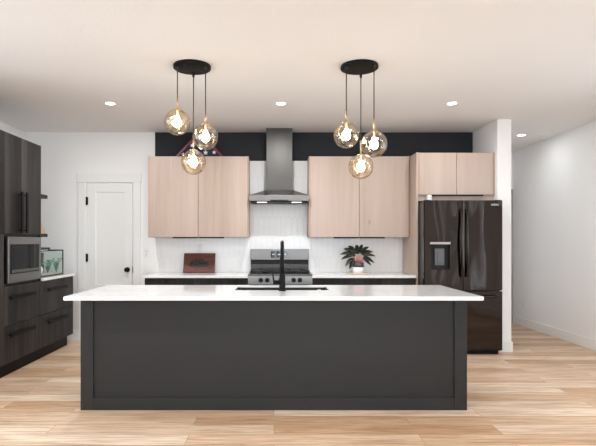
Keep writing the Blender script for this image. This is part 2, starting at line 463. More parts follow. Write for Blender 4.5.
# partition beside the fridge, running on into the hall
SX0, SX1, SY = 2.632, 2.795, 5.89
struct('wall_partition', wall_with_hole(mb(), 'x', SX0, SX1, SY, YH, [(7.18, 7.54, 0.3, 2.1)]), M['wall'])   # unseen opening added to let sky light into the hall
struct('wall_hall', box(mb(), SX1, XR+0.12, YH, YH+0.1, 0, CEIL), M['wall'])
def window(name, axis, p, lo, hi, z0, z1, bars):
    def bx(b, a0, a1, c0, c1, d=0.05):
        if axis == 'x': box(b, p-d, p+d, a0, a1, c0, c1, 0.004)
        else: box(b, a0, a1, p-d, p+d, c0, c1, 0.004)
    f = mb(); t = min(0.06, (hi-lo)*0.12)
    bx(f, lo, hi, z0, z0+t); bx(f, lo, hi, z1-t, z1); bx(f, lo, lo+t, z0+t, z1-t); bx(f, hi-t, hi, z0+t, z1-t)
    for k in range(1, bars):
        c = lo+(hi-lo)*k/bars; bx(f, c-0.03, c+0.03, z0+t, z1-t)
    o = struct(name, f, M['trim'])
    g = mb()
    bx(g, lo+t, hi-t, z0+t, z1-t, 0.003)
    obj('pane', g, M['window_glass'], o)
window('window_1', 'x', XL-0.06, 0.8, 4.0, 0.55, 2.35, 3)
window('streak_window_2', 'x', XR+0.06, -0.9, -0.45, 0.3, 2.4, 1)  # this and the next three added for bright streaks in the fridge doors
window('streak_window_5', 'x', XR+0.06, 0.35, 0.6, 0.3, 2.4, 1)
window('streak_window_6', 'x', XR+0.06, 1.0, 1.16, 0.3, 2.4, 1)
window('streak_window_7', 'x', XR+0.06, 1.9, 2.25, 0.3, 2.4, 1)
window('hall_fill_window_9', 'x', 2.714, 7.18, 7.54, 0.3, 2.1, 1)  # fills the added opening that brightens the hall wall
window('fill_window_8', 'x', XR+0.06, 3.0, 4.6, 0.3, 2.4, 2)  # unseen window added to light the right side and the back
window('window_3', 'y', YR-0.06, -2.2, -0.4, 0.45, 2.45, 2)
window('window_4', 'y', YR-0.06, -0.05, 2.8, 0.05, 2.45, 2)

# baseboards
def baseboard(name, segs):
    b = mb()
    for (x0, x1, y0, y1) in segs:
        box(b, x0, x1, y0, y1, 0, 0.128, 0.004); 
    struct(name, b, M['trim'])
bt = 0.014
baseboard('baseboard_back', [(XL, -2.60, YB-bt, YB)])
baseboard('baseboard_right', [(XR-bt, XR, YR, YH)])
baseboard('baseboard_left', [(XL, XL+bt, YR, 3.9)])
baseboard('baseboard_partition', [(2.655, SX1+bt, SY-bt, SY), (SX1, SX1+bt, SY, 7.0)])

# pantry door
d1 = bpy.data.objects.new('door_1', None); COL.objects.link(d1); d1.location = (-2.17, YB, 0); d1['kind'] = 'structure'
b = mb(); sy = YB+0.004
st = 0.115
box(b, DX0+0.006, DX1-0.006, sy+0.014, sy+0.036, 0.012, DZ-0.006)                 # recessed panel field
box(b, DX0+0.006, DX0+0.006+st, sy, sy+0.036, 0.012, DZ-0.006, 0.004)
box(b, DX1-0.006-st, DX1-0.006, sy, sy+0.036, 0.012, DZ-0.006, 0.004)
box(b, DX0+0.006+st-0.004, DX1-0.006-st+0.004, sy, sy+0.036, DZ-0.006-st, DZ-0.006, 0.004)
box(b, DX0+0.006+st-0.004, DX1-0.006-st+0.004, sy, sy+0.036, 0.012, 0.22, 0.004)
box(b, DX0+0.006+st-0.004, DX1-0.006-st+0.004, sy, sy+0.036, 0.62, 0.74, 0.004)
slab = obj('door_slab', b, M['trim'], d1)
for z in (0.27, 1.09, 1.84):
    h = mb(); cyl(h, (DX0+0.002, YB-0.006, z-0.055), (DX0+0.002, YB-0.006, z+0.055), 0.009)
    box(h, DX0-0.002, DX0+0.022, YB-0.003, YB+0.003, z-0.05, z+0.05)
    obj('hinge', h, M['black'], d1)
b = mb(); kx, kz = -1.935, 0.933
cyl(b, (kx, sy, kz), (kx, sy-0.008, kz), 0.034, seg=28); cyl(b, (kx, sy-0.008, kz), (kx, sy-0.035, kz), 0.012)
ball(b, (kx, sy-0.05, kz), 0.029, 3, (1, 0.75, 1))
obj('door_knob', b, M['black'], d1)
b = mb(); box(b, DX1-0.008, DX1+0.004, YB-0.004, YB+0.012, 0.89, 0.975)
obj('strike_plate', b, M['black'], d1)
b = mb(); cw = 0.105
box(b, DX0-cw, DX0-0.006, YB-0.02, YB, 0, DZ+0.012, 0.004)
box(b, DX1+0.006, DX1+cw, YB-0.02, YB, 0, DZ+0.012, 0.004)
box(b, DX0-cw-0.015, DX1+cw+0.010, YB-0.024, YB, DZ+0.008, DZ+0.13, 0.004)
obj('door_casing', b, M['trim'], d1)
# hall door, seen edge-on past the partition
d2 = bpy.data.objects.new('door_2', None); COL.objects.link(d2); d2.location = (3.3, YH, 0); d2['kind'] = 'structure'
b = mb(); box(b, 2.95, 3.72, YH-0.02, YH, 0.01, 2.05, 0.004); obj('door_slab', b, M['hall_door'], d2)
b = mb(); box(b, 3.72, 3.82, YH-0.03, YH, 0, 2.14, 0.004); box(b, 2.85, 2.95, YH-0.03, YH, 0, 2.14, 0.004); box(b, 2.85, 3.82, YH-0.03, YH, 2.05, 2.14, 0.004)
obj('door_casing', b, M['hall_door'], d2)

# tall picket tiles on the back wall
def clip(poly, x0, x1, z0, z1):
    def cut(p, inside, inter):
        out = []
        for i, a in enumerate(p):
            c = p[(i+1) % len(p)]
            if inside(a): out.append(a)
            if inside(a) != inside(c): out.append(inter(a, c))
        return out
    def xi(x): return lambda a, c: (x, a[1]+(c[1]-a[1])*(x-a[0])/(c[0]-a[0]))
    def zi(z): return lambda a, c: (a[0]+(c[0]-a[0])*(z-a[1])/(c[1]-a[1]), z)
    for ins, it in ((lambda a: a[0] >= x0, xi(x0)), (lambda a: a[0] <= x1, xi(x1)), (lambda a: a[1] >= z0, zi(z0)), (lambda a: a[1] <= z1, zi(z1))):
        poly = cut(poly, ins, it)
        if len(poly) < 3: return []
    return poly
tw, tl, tip, gap = 0.073, 0.300, 0.036, 0.0016
g = mb(); box(g, TILE_X0, 1.695, YB-0.004, YB, 0.90, BAND_Z, mi=1)
row = 0; z = 0.70
while z < BAND_Z+0.3:
    x = TILE_X0-0.02+(tw/2 if row % 2 else 0)
    while x < 1.75:
        hw = tw/2-gap; zt = tl/2-gap
        hexa = [(x, z-zt), (x+hw, z-zt+tip), (x+hw, z+zt-tip), (x, z+zt), (x-hw, z+zt-tip), (x-hw, z-zt+tip)]
        p = clip(hexa, TILE_X0, 1.695, 0.90, BAND_Z)
        if p:
            cx = sum(a for a, _ in p)/len(p); cz = sum(c for _, c in p)/len(p)
            t = bmesh.new(); tx, tz = random.uniform(-.0015, .0015), random.uniform(-.0008, .0008)
            def fy(a, c, dep): return YB-dep+tx*(a-cx)*4+tz*(c-cz)*4
            A = [t.verts.new((a, YB-0.0035, c)) for a, c in p]
            B = [t.verts.new((a, fy(a, c, 0.0052), c)) for a, c in p]
            C2 = [t.verts.new((a+(cx-a)*0.05, fy(a, c, 0.0062), c+(cz-c)*0.02)) for a, c in p]
            n = len(p)
            for i in range(n):
                t.faces.new((A[i], A[(i+1) % n], B[(i+1) % n], B[i])); t.faces.new((B[i], B[(i+1) % n], C2[(i+1) % n], C2[i]))
            t.faces.new(C2)
            bmesh.ops.recalc_face_normals(t, faces=t.faces)
            _merge(g, t, 0)
        x += tw
    z += tl-tip; row += 1
struct('wall_back_tiles', g, [M['tile'], M['grout']])

# ================================================================== KITCHEN ISLAND
IX0, IX1, IY0, IY1 = -1.496, 1.493, 3.864, 4.630
CT = 0.900; CU = 0.870
isl = thing('kitchen_island', 'long charcoal painted kitchen island with a recessed front panel', 'kitchen island', ((IX0+IX1)/2, (IY0+IY1)/2, 0))
b = mb()
box(b, IX0+0.004, IX0+0.02, IY0+0.02, IY1, 0, CU); box(b, IX1-0.02, IX1-0.004, IY0+0.02, IY1, 0, CU)
box(b, IX0+0.02, IX1-0.02, IY1-0.03, IY1-0.012, 0.1, CU); box(b, IX0+0.02, IX1-0.02, IY0+0.03, IY1-0.03, 0.1, 0.118)
obj('body', b, M['island'], isl)
b = mb(); box(b, IX0+0.08, IX1-0.08, IY0+0.016, IY0+0.03, 0.08, CU); obj('front_panel', b, M['island'], isl)
for x0 in (IX0, IX1-0.098):
    b = mb(); box(b, x0, x0+0.098, IY0, IY0+0.024, 0.0, CU, 0.0025); obj('stile', b, M['island'], isl)
b = mb(); box(b, IX0+0.098, IX1-0.098, IY0, IY0+0.024, 0.0, 0.098, 0.0025); obj('bottom_rail', b, M['island'], isl)
b = mb(); box(b, IX0+0.098, IX1-0.098, IY0, IY0+0.024, CU-0.02, CU, 0.0025); obj('top_rail', b, M['island'], isl)
for k in range(4):                                      # doors on the working side
    x0 = IX0+0.01+k*0.7425
    b = mb(); box(b, x0+0.002, x0+0.7405, IY1-0.012, IY1+0.006, 0.115, CU-0.01, 0.002)
    dr = obj('door', b, M['island'], isl)
    b = mb(); tube(b, [(x0+0.66, IY1+0.006, 0.6), (x0+0.66, IY1+0.035, 0.6), (x0+0.66, IY1+0.035, 0.8), (x0+0.66, IY1+0.006, 0.8)], 0.006, 8); obj('handle', b, M['black'], dr)

KX0, KX1, KY0, KY1 = -1.549, 1.543, 3.676, 4.655
HX0, HX1, HY0, HY1 = -0.325, 0.462, 4.165, 4.54          # sink cut-out
def slab_with_hole(b, o, h, z0, z1, bev=0.003):
    t = bmesh.new()
    def ring(r, z): return [t.verts.new((r[0], r[2], z)), t.verts.new((r[1], r[2], z)), t.verts.new((r[1], r[3], z)), t.verts.new((r[0], r[3], z))]
    ot, it, ob, ib = ring(o, z1), ring(h, z1), ring(o, z0), ring(h, z1-0.014)
    for i in range(4):
        j = (i+1) % 4
        t.faces.new((ot[i], ot[j], it[j], it[i])); t.faces.new((ob[j], ob[i], ib[i], ib[j]))
        t.faces.new((ot[j], ot[i], ob[i], ob[j])); t.faces.new((it[i], it[j], ib[j], ib[i]))
    bmesh.ops.recalc_face_normals(t, faces=t.faces)
    ed = [e for e in t.edges if (abs(e.verts[0].co.z-e.verts[1].co.z) < 1e-6 and len(e.link_faces) == 2 and abs(e.link_faces[0].normal.z-e.link_faces[1].normal.z) > 0.5)]
    bmesh.ops.bevel(t, geom=ed, offset=bev, segments=2, affect='EDGES')
    _merge(b, t)
    return b
tag(obj('island_countertop', slab_with_hole(mb(), (KX0, KX1, KY0, KY1), (HX0, HX1, HY0, HY1), CU, CT), M['quartz'], None, (0, 4.165, CU)),
    'long glossy white quartz countertop on the charcoal island', 'countertop')
sk = thing('sink', 'wide dark undermount sink set in the island countertop', 'sink', ((HX0+HX1)/2, (HY0+HY1)/2, CU-0.22))
b = mb(); t = 0.012
box(b, HX0-t, HX1+t, HY0-t, HY1+t, CU-0.22, CU-0.208)
box(b, HX0-t, HX0, HY0-t, HY1+t, CU-0.208, CT-0.0145); box(b, HX1, HX1+t, HY0-t, HY1+t, CU-0.208, CT-0.0145)
box(b, HX0, HX1, HY0-t, HY0, CU-0.208, CT-0.0145); box(b, HX0, HX1, HY1, HY1+t, CU-0.208, CT-0.0145)
obj('basin', b, M['sink_steel'], sk)
b = mb(); lathe(b, ((HX0+HX1)/2, (HY0+HY1)/2, CU-0.208), [(0.045, 0), (0.045, 0.003), (0.03, 0.004), (0.012, 0.002)], 24); obj('drain', b, M['chrome'], sk)
# faucet: stands on the seating side of the sink, spout arching away over it
FX, FY = 0.068, 4.108
fc = thing('faucet', 'tall matte black gooseneck faucet standing at the island sink', 'faucet', (FX, FY, CT))
b = mb(); lathe(b, (FX, FY, CT), [(0.029, 0), (0.029, 0.006), (0.026, 0.01), (0.025, 0.12), (0.022, 0.13), (0.020, 0.15)], 24); obj('base', b, M['black'], fc)
pts = [(FX, FY, CT+0.13), (FX, FY, CT+0.30)]
for k in range(1, 13):
    a = PI*k/12; pts.append((FX, FY+0.085-0.085*math.cos(a), CT+0.315+0.085*math.sin(a)))
pts.append((FX, FY+0.17, CT+0.28))
b = mb(); tube(b, pts, 0.0145, 16); obj('spout', b, M['black'], fc)
b = mb(); lathe(b, (FX, FY+0.17, CT+0.16), [(0.014, 0), (0.018, 0.004), (0.0195, 0.08), (0.017, 0.125), (0.0145, 0.13)], 20); obj('spray_head', b, M['black'], fc)
b = mb(); cyl(b, (FX-0.02, FY, CT+0.07), (FX-0.075, FY, CT+0.07), 0.0165)
lv = obj('valve', b, M['black'], fc)
b = mb(); tube(b, [(FX-0.068, FY, CT+0.075), (FX-0.074, FY, CT+0.11), (FX-0.080, FY, CT+0.165)], [0.0075, 0.006, 0.005], 10); obj('lever', b, M['black'], lv)
b = mb(); lathe(b, (0.372, 4.118, CT), [(0.021, 0), (0.021, 0.004), (0.015, 0.007), (0.015, 0.012), (0.013, 0.013)], 24)
tag(obj('air_switch', b, M['chrome'], None, (0.372, 4.118, CT)), 'small round chrome button on the island countertop right of the faucet', 'button')

# ================================================================== BACK RUN
CFY = 5.940     # counter front
BFY = 5.985     # base carcass front
def base_cabinet(name, label, x0, x1):
    t = thing(name, label, 'cabinet', ((x0+x1)/2, (BFY+YB)/2, 0), 'charcoal base cabinets on the back wall')
    b = mb(); box(b, x0, x1, BFY, YB-0.01, 0.1, CU); obj('body', b, M['dark_oak'], t)
    b = mb(); box(b, x0, x1, BFY+0.05, BFY+0.06, 0, 0.1); obj('toe_kick', b, M['black'], t)
    mid = (x0+x1)/2
    for a, c in ((x0, mid), (mid, x1)):
        b = mb(); box(b, a+0.002, c-0.002, BFY-0.019, BFY, 0.69, CU-0.012, 0.0015); dr = obj('drawer', b, M['dark_oak'], t)
        b = mb(); tube(b, [(a+0.16, BFY-0.019, 0.77), (a+0.16, BFY-0.045, 0.77), (c-0.16, BFY-0.045, 0.77), (c-0.16, BFY-0.019, 0.77)], 0.006, 8); obj('handle', b, M['black'], dr)
        b = mb(); box(b, a+0.002, c-0.002, BFY-0.019, BFY, 0.11, 0.686, 0.0015); dd = obj('door', b, M['dark_oak'], t)
        b = mb(); tube(b, [(c-0.06, BFY-0.019, 0.45), (c-0.06, BFY-0.045, 0.45), (c-0.06, BFY-0.045, 0.63), (c-0.06, BFY-0.019, 0.63)], 0.006, 8); obj('handle', b, M['black'], dd)
RX0, RX1 = -0.306, 0.452
base_cabinet('base_cabinet', 'charcoal base cabinet left of the range under the plaque', -1.545, RX0-0.006)
base_cabinet('base_cabinet', 'charcoal base cabinet right of the range under the potted plant', RX1+0.006, 1.693)
def ctop(name, label, x0, x1, y0, y1):
    b = mb(); box(b, x0, x1, y0, y1, CU, CT, 0.003)
    tag(obj(name, b, M['quartz'], None, ((x0+x1)/2, (y0+y1)/2, CU)), label, 'countertop')
ctop('countertop', 'white countertop along the back wall left of the range', -1.560, RX0-0.004, CFY, YB-0.010)
ctop('countertop', 'white countertop along the back wall right of the range', RX1+0.004, 1.694, CFY, YB-0.010)

def upper_cabinet(label, x0, x1, z0, z1, yf, group, split=None, pulls=True, yb=YB-0.010):
    t = thing('wall_cabinet', label, 'cabinet', ((x0+x1)/2, (yf+yb)/2, z0), group)
    b = mb()
    box(b, x0, x0+0.02, yf+0.021, yb, z0, z1, 0.001); box(b, x1-0.02, x1, yf+0.021, yb, z0, z1, 0.001)
    box(b, x0+0.02, x1-0.02, yf+0.021, yb, z0, z0+0.02); box(b, x0+0.02, x1-0.02, yf+0.021, yb, z1-0.02, z1)
    box(b, x0+0.02, x1-0.02, yb-0.012, yb, z0+0.02, z1-0.02)
    obj('body', b, M['oak'], t)
    mid = split if split else (x0+x1)/2
    for k, (a, c) in enumerate(((x0, mid), (mid, x1))):
        b = mb()
        box(b, a+(0.018 if k == 0 else 0.0026), c-(0.018 if k == 1 else 0.0026), yf, yf+0.019, z0+0.004, z1-0.004, 0.0012)
        d = obj('door', b, M['oak'], t)
        if pulls:
            h = mb(); pc = (c-0.02-0.30, c-0.004) if k == 0 else (a+0.004, a+0.32)
            box(h, pc[0], pc[1], yf-0.006, yf+0.018, z0-0.012, z0+0.004, 0.001); obj('edge_pull', h, M['black'], d)
    for a, c in ((x0+0.0002, x0+0.017), (x1-0.017, x1-0.0002)):
        b = mb(); box(b, a, c, yf+0.001, yf+0.021, z0, z1, 0.001); obj('frame_edge', b, M['oak_edge'], t)
    return t
UF = 6.235
UG = 'pale oak wall cabinets'
upper_cabinet('pale oak two-door wall cabinet left of the range hood, above the plaque', -1.569, -0.318, 1.357, 2.370, UF, UG)
upper_cabinet('pale oak two-door wall cabinet right of the range hood, above the potted plant', 0.438, 1.690, 1.357, 2.370, UF, UG)
upper_cabinet('shorter pale oak two-door cabinet above the fridge', 1.719, 2.628, 1.860, 2.366, 5.956, UG, pulls=True)
b = mb(); box(b, 1.722, 2.628, 5.985, 6.005, 1.79, 1.858); 
tag(obj('filler_rail', b, M['oak'], None, (2.17, 5.99, 1.79)), 'narrow pale oak filler rail between the fridge and the cabinet above it', 'rail')
b = mb(); box(b, 1.696, 1.717, 5.956, YB-0.010, 0.0, 2.366, 0.001)
tag(obj('end_panel', b, M['oak'], None, (1.706, 6.27, 0)), 'tall pale oak end panel standing between the counter and the fridge', 'panel')

# ------------------------------------------------------------------ range hood
hd = thing('range_hood', 'stainless steel chimney range hood on the tiled wall above the stove', 'range hood', (0.066, YB-0.010, 1.797))
hx0, hx1, hy0, hy1 = -0.306, 0.436, 6.150, YB-0.010
b = mb(); box(b, hx0, hx1, hy0, hy1, 1.803, 1.877, 0.003); obj('canopy', b, M['steel'], hd)
cx0, cx1, cy0 = -0.098, 0.234, 6.350
t = bmesh.new()
lo = [t.verts.new(p) for p in ((hx0+0.004, hy0+0.004, 1.877), (hx1-0.004, hy0+0.004, 1.877), (hx1-0.004, hy1, 1.877), (hx0+0.004, hy1, 1.877))]
hi = [t.verts.new(p) for p in ((cx0-0.004, cy0-0.004, 1.958), (cx1+0.004, cy0-0.004, 1.958), (cx1+0.004, hy1, 1.958), (cx0-0.004, hy1, 1.958))]
for i in range(4): t.faces.new((lo[i], lo[(i+1) % 4], hi[(i+1) % 4], hi[i]))
t.faces.new(hi); t.faces.new(list(reversed(lo)))
b = mb(); _merge(b, t); obj('sloped_top', b, M['black_glass'], hd)
b = mb(); box(b, cx0, cx1, cy0, hy1, 1.958, CEIL, 0.003); obj('chimney', b, M['hood_steel'], hd)
b = mb(); box(b, hx0+0.02, hx1-0.02, hy0+0.02, hy1-0.02, 1.794, 1.803); un = obj('underside', b, M['black'], hd)
for x in (-0.15, 0.28):
    b = mb(); box(b, x-0.06, x+0.06, hy0+0.03, hy0+0.10, 1.789, 1.794, 0.002); obj('lamp', b, M['hood_lamp'], hd)
b = mb()
for k in range(3): cyl(b, (0.035+k*0.03, hy0+0.001, 1.812), (0.035+k*0.03, hy0-0.004, 1.812), 0.006, seg=12)
box(b, -0.045, 0.175, hy0-0.0015, hy0+0.002, 1.805, 1.818)
obj('control_strip', b, M['black_plastic'], hd)

# ------------------------------------------------------------------ range
rg = thing('range', 'stainless steel gas range with backguard, black grates and front knobs', 'stove', ((RX0+RX1)/2, 6.25, 0))
rc = (RX0+RX1)/2
b = mb(); box(b, RX0, RX1, 5.965, YB-0.012, 0.05, 0.895, 0.003); obj('body', b, M['steel'], rg)
b = mb(); box(b, RX0-0.004, RX1+0.004, 5.935, 6.50, 0.895, 0.918, 0.004); obj('cooktop', b, M['steel'], rg)
b = mb(); box(b, RX0+0.025, RX1-0.025, 5.975, 6.485, 0.9182, 0.922, 0.001); obj('burner_pan', b, M['black_glass'], rg)
for x, y, r in ((rc-0.24, 6.10, 0.045), (rc-0.24, 6.36, 0.035), (rc, 6.23, 0.05), (rc+0.24, 6.10, 0.045), (rc+0.24, 6.36, 0.035)):
    b = mb(); lathe(b, (x, y, 0.922), [(r, 0), (r, 0.008), (r*0.75, 0.010), (r*0.75, 0.017), (r*0.7, 0.019)], 20); obj('burner', b, M['iron'], rg)
for gx0, gx1 in ((rc-0.355, rc-0.125), (rc-0.118, rc+0.118), (rc+0.125, rc+0.355)):
    b = mb(); z0, z1 = 0.944, 0.956
    for x in (gx0, gx1-0.012): box(b, x, x+0.012, 5.99, 6.47, z0, z1, 0.002)
    for y in (5.99, 6.10, 6.225, 6.35, 6.458): box(b, gx0, gx1, y, y+0.012, z0, z1, 0.002)
    m_ = (gx0+gx1)/2; box(b, m_-0.006, m_+0.006, 5.99, 6.47, z0, z1, 0.002)
    for x in (gx0, gx1-0.012):
        for y in (5.99, 6.225, 6.458): box(b, x, x+0.012, y, y+0.012, 0.922, z0)
    obj('grate', b, M['iron'], rg)
b = mb(); box(b, RX0-0.003, RX1+0.003, 5.928, 5.966, 0.795, 0.894, 0.004); fp = obj('knob_panel', b, M['light_steel'], rg)
for x in (-0.156, -0.079, 0.080, 0.232, 0.307):
    b = mb(); cyl(b, (x, 5.929, 0.848), (x, 5.922, 0.848), 0.028, seg=24); cyl(b, (x, 5.922, 0.848), (x, 5.893, 0.848), 0.022, 0.019, seg=24)
    box(b, x-0.004, x+0.004, 5.889, 5.897, 0.832, 0.866, 0.001)
    obj('knob', b, M['black_plastic'], rg)
b = mb(); box(b, RX0, RX1, 5.935, 5.964, 0.27, 0.785, 0.004); dr = obj('oven_door', b, M['steel'], rg)
b = mb(); box(b, RX0+0.11, RX1-0.11, 5.932, 5.936, 0.36, 0.66, 0.001); obj('oven_window', b, M['black_glass'], dr)
b = mb(); tube(b, [(RX0+0.07, 5.935, 0.735), (RX0+0.07, 5.885, 0.735), (RX1-0.07, 5.885, 0.735), (RX1-0.07, 5.935, 0.735)], 0.011, 10); obj('handle', b, M['steel'], dr)
b = mb(); box(b, RX0, RX1, 5.938, 5.964, 0.06, 0.262, 0.004); obj('warming_drawer', b, M['steel'], rg)
b = mb(); box(b, RX0+0.004, RX1-0.004, 6.500, YB-0.012, 0.895, 1.010, 0.003); obj('backguard_base', b, M['hood_steel'], rg)
b = mb(); box(b, RX0+0.002, RX1-0.002, 6.505, YB-0.012, 1.010, 1.065, 0.003); obj('vent_band', b, M['black_plastic'], rg)
b = mb(); box(b, RX0, RX1, 6.490, YB-0.012, 1.065, 1.207, 0.005); bg = obj('backguard', b, M['steel'], rg)
b = mb(); box(b, -0.042, 0.180, 6.487, 6.492, 1.094, 1.180, 0.001); dp = obj('display', b, M['black_glass'], rg)
for x, wd in ((-0.022, 0.028), (0.050, 0.038), (0.128, 0.028)):
    b = mb(); box(b, x, x+wd, 6.4855, 6.4872, 1.132, 1.144); obj('display_mark', b, M['logo'], bg)

# ------------------------------------------------------------------ refrigerator
fr = thing('refrigerator', 'tall black stainless french door refrigerator with water dispenser', 'refrigerator', (2.174, 6.16, 0))
FX0, FX1, FYF = 1.724, 2.628, 5.747
b = mb(); box(b, FX0+0.008, FX1-0.004, 5.80, YB-0.03, 0.035, 1.765, 0.004); obj('body', b, M['fridge_side'], fr)
b = mb(); box(b, FX0+0.012, FX1-0.03, 5.79, 5.82, 0.0, 0.045); obj('kick_grille', b, M['black'], fr)
mid = 2.175
# left door with a niche for the dispenser
nx0, nx1, nz0, nz1 = 1.800, 2.020, 0.990, 1.298
b = mb()
def door_front(b, x0, x1, z0, z1):
    box(b, x0, x1, FYF, 5.795, z0, z1, 0.010, 3)
t = bmesh.new()
ox0, ox1, oz0, oz1 = FX0, mid-0.0025, 0.742, 1.780
def rq(y, a0, a1, c0, c1): return [t.verts.new((a0, y, c0)), t.verts.new((a1, y, c0)), t.verts.new((a1, y, c1)), t.verts.new((a0, y, c1))]
of, nf = rq(FYF, ox0, ox1, oz0, oz1), rq(FYF, nx0, nx1, nz0, nz1)
ob = rq(5.797, ox0, ox1, oz0, oz1); nb = rq(5.79, nx0, nx1, nz0, nz1)
for i in range(4):
    j = (i+1) % 4
    t.faces.new((of[i], of[j], nf[j], nf[i])); t.faces.new((of[j], of[i], ob[i], ob[j])); t.faces.new((nf[i], nf[j], nb[j], nb[i]))
t.faces.new(nb); t.faces.new(ob)
bmesh.ops.recalc_face_normals(t, faces=t.faces)
oe = [e for e in t.edges if all(v in of for v in e.verts)]
bmesh.ops.bevel(t, geom=oe, offset=0.009, segments=3, affect='EDGES')
_merge(b, t)
ld = obj('door', b, M['black_steel'], fr)
b = mb(); box(b, mid+0.0025, FX1, FYF, 5.797, 0.742, 1.780, 0.009, 3); rd = obj('door', b, M['black_steel'], fr)
def curved_handle(x, parent):
    b = mb(); pts = []
    for k in range(17):
        u = k/16; pts.append((x, FYF-0.022-0.035*math.sin(PI*u), 0.905+0.765*u))
    pts = [(x, FYF+0.002, 0.905)]+pts+[(x, FYF+0.002, 1.670)]
    tube(b, pts, 0.0135, 12); obj('handle', b, M['black_steel'], parent)
curved_handle(mid-0.032, ld); curved_handle(mid+0.034, rd)
ds = mb(); box(ds, 1.793, 2.027, FYF-0.006, FYF+0.004, 1.300, 1.392, 0.002); obj('dispenser_panel', ds, M['black_steel'], ld)
ds = mb(); box(ds, 1.793, 2.027, FYF-0.010, FYF+0.004, 1.272, 1.300, 0.003); obj('dispenser_trim', ds, M['light_steel'], ld)
ds = mb()
box(ds, nx0+0.002, nx1-0.002, 5.785, 5.789, nz0, 1.272); obj('dispenser_back', ds, M['black_plastic'], ld)
ds = mb(); box(ds, 1.855, 1.965, 5.765, 5.784, 1.03, 1.225, 0.004); box(ds, 1.88, 1.94, 5.758, 5.766, 1.06, 1.20, 0.003); obj('dispenser_paddle', ds, M['grey_plastic'], ld)
ds = mb(); box(ds, nx0, nx1, FYF-0.004, 5.786, nz0-0.006, nz0+0.004, 0.002); obj('drip_tray', ds, M['black_plastic'], ld)
# maker's plate, top corner of the right door
fcv = bpy.data.curves.new('logo', 'FONT'); fcv.body = 'SAMSUNG'; fcv.size = 0.026; fcv.extrude = 0.0006; fcv.align_x = 'CENTER'; fcv.align_y = 'CENTER'
tmp = bpy.data.objects.new('tmp', fcv); COL.objects.link(tmp)
bpy.context.view_layer.update()
me = bpy.data.meshes.new_from_object(tmp.evaluated_get(bpy.context.evaluated_depsgraph_get()))
bpy.data.objects.remove(tmp)
b = mb(); b.from_mesh(me)
xs = [v.co.x for v in b.verts]; sc = 0.088/(max(xs)-min(xs))
for v in b.verts: v.co = Vector((2.540+v.co.x*sc, FYF-0.0008-v.co.z, 1.727+v.co.y*1.25))
obj('logo', b, M['logo'], rd)
b = mb(); box(b, FX0, FX1, FYF, 5.797, 0.050, 0.734, 0.009, 3); fz = obj('freezer_drawer', b, M['black_steel'], fr)
pts = [(FX0+0.07, FYF+0.002, 0.672)]
for k in range(17):
    u = k/16; pts.append((FX0+0.07+(FX1-FX0-0.14)*u, FYF-0.020-0.030*math.sin(PI*u), 0.672))
pts.append((FX1-0.07, FYF+0.002, 0.672))
b = mb(); tube(b, pts, 0.0135, 12); obj('handle', b, M['black_steel'], fz)
for x in (FX0+0.05, FX1-0.05):
    b = mb(); box(b, x-0.035, x+0.035, 5.76, 5.86, 1.766, 1.785, 0.004); obj('hinge_cover', b, M['black_plastic'], fr)
b = mb(); box(b, 1.812, 1.862, 5.90, 5.95, 1.765, 1.855, 0.004)
tag(obj('box', b, M['white_plastic'], None, (1.837, 5.925, 1.765)), 'small white box standing on top of the fridge', 'box')

# ================================================================== LEFT WALL RUN
LX = -2.560     # door faces
def bar_h(b, x, y0, y1, z, sec=0.019):
    """flat horizontal bar pull standing off a face at x"""
    box(b, x+0.026, x+0.042, y0, y1, z-sec, z+sec, 0.002)
    for y in (y0+0.03, y1-0.03): box(b, x, x+0.027, y-0.006, y+0.006, z-0.006, z+0.006)
    return b
ZT = 2.355
OV0, OV1 = 4.742, 5.494
tw_ = thing('oven_tower', 'tall charcoal wood-grain cabinet with the built-in microwave', 'cabinet', ((XL+LX)/2, (OV0+OV1)/2, 0), 'tall charcoal cabinets')
b = mb()
yb0, yb1, xb = OV0+0.001, OV1, LX-0.02
box(b, XL+0.01, xb, yb0, yb0+0.019, 0.13, ZT); box(b, XL+0.01, LX, yb1-0.019, yb1, 0.13, ZT, 0.001)
box(b, XL+0.01, xb, yb0+0.019, yb1-0.019, ZT-0.02, ZT); box(b, XL+0.01, XL+0.03, yb0+0.019, yb1-0.019, 0.13, ZT-0.02)
box(b, XL+0.03, xb, yb0+0.019, yb1-0.019, 1.357, 1.376); box(b, XL+0.03, xb, yb0+0.019, yb1-0.019, 0.878, 0.897); box(b, XL+0.03, xb, yb0+0.019, yb1-0.019, 0.13, 0.15)
obj('body', b, M['dark_oak'], tw_)
b = mb(); box(b, XL+0.01, -2.612, yb0, yb1, 0, 0.13); obj('toe_kick', b, M['black'], tw_)
ym = 5.070
for a, c, hy in ((OV0+0.002, ym-0.0015, 5.018), (ym+0.0015, OV1-0.021, 5.120)):
    b = mb(); box(b, LX-0.019, LX, a, c, 1.378, ZT-0.002, 0.0015); d = obj('door', b, M['dark_oak'], tw_)
    b = mb(); box(b, LX+0.026, LX+0.042, hy-0.019, hy+0.019, 1.390, 1.805, 0.002)
    for z in (1.42, 1.775): box(b, LX, LX+0.027, hy-0.006, hy+0.006, z-0.006, z+0.006)
    obj('handle', b, M['black'], d)
for z0, z1, hz in ((0.494, 0.872, 0.762), (0.132, 0.490, 0.400)):
    b = mb(); box(b, LX-0.019, LX, OV0+0.002, OV1-0.021, z0, z1, 0.0015); d = obj('drawer', b, M['dark_oak'], tw_)
    b = mb(); bar_h(b, LX, 4.80, 5.30, hz); obj('handle', b, M['black'], d)
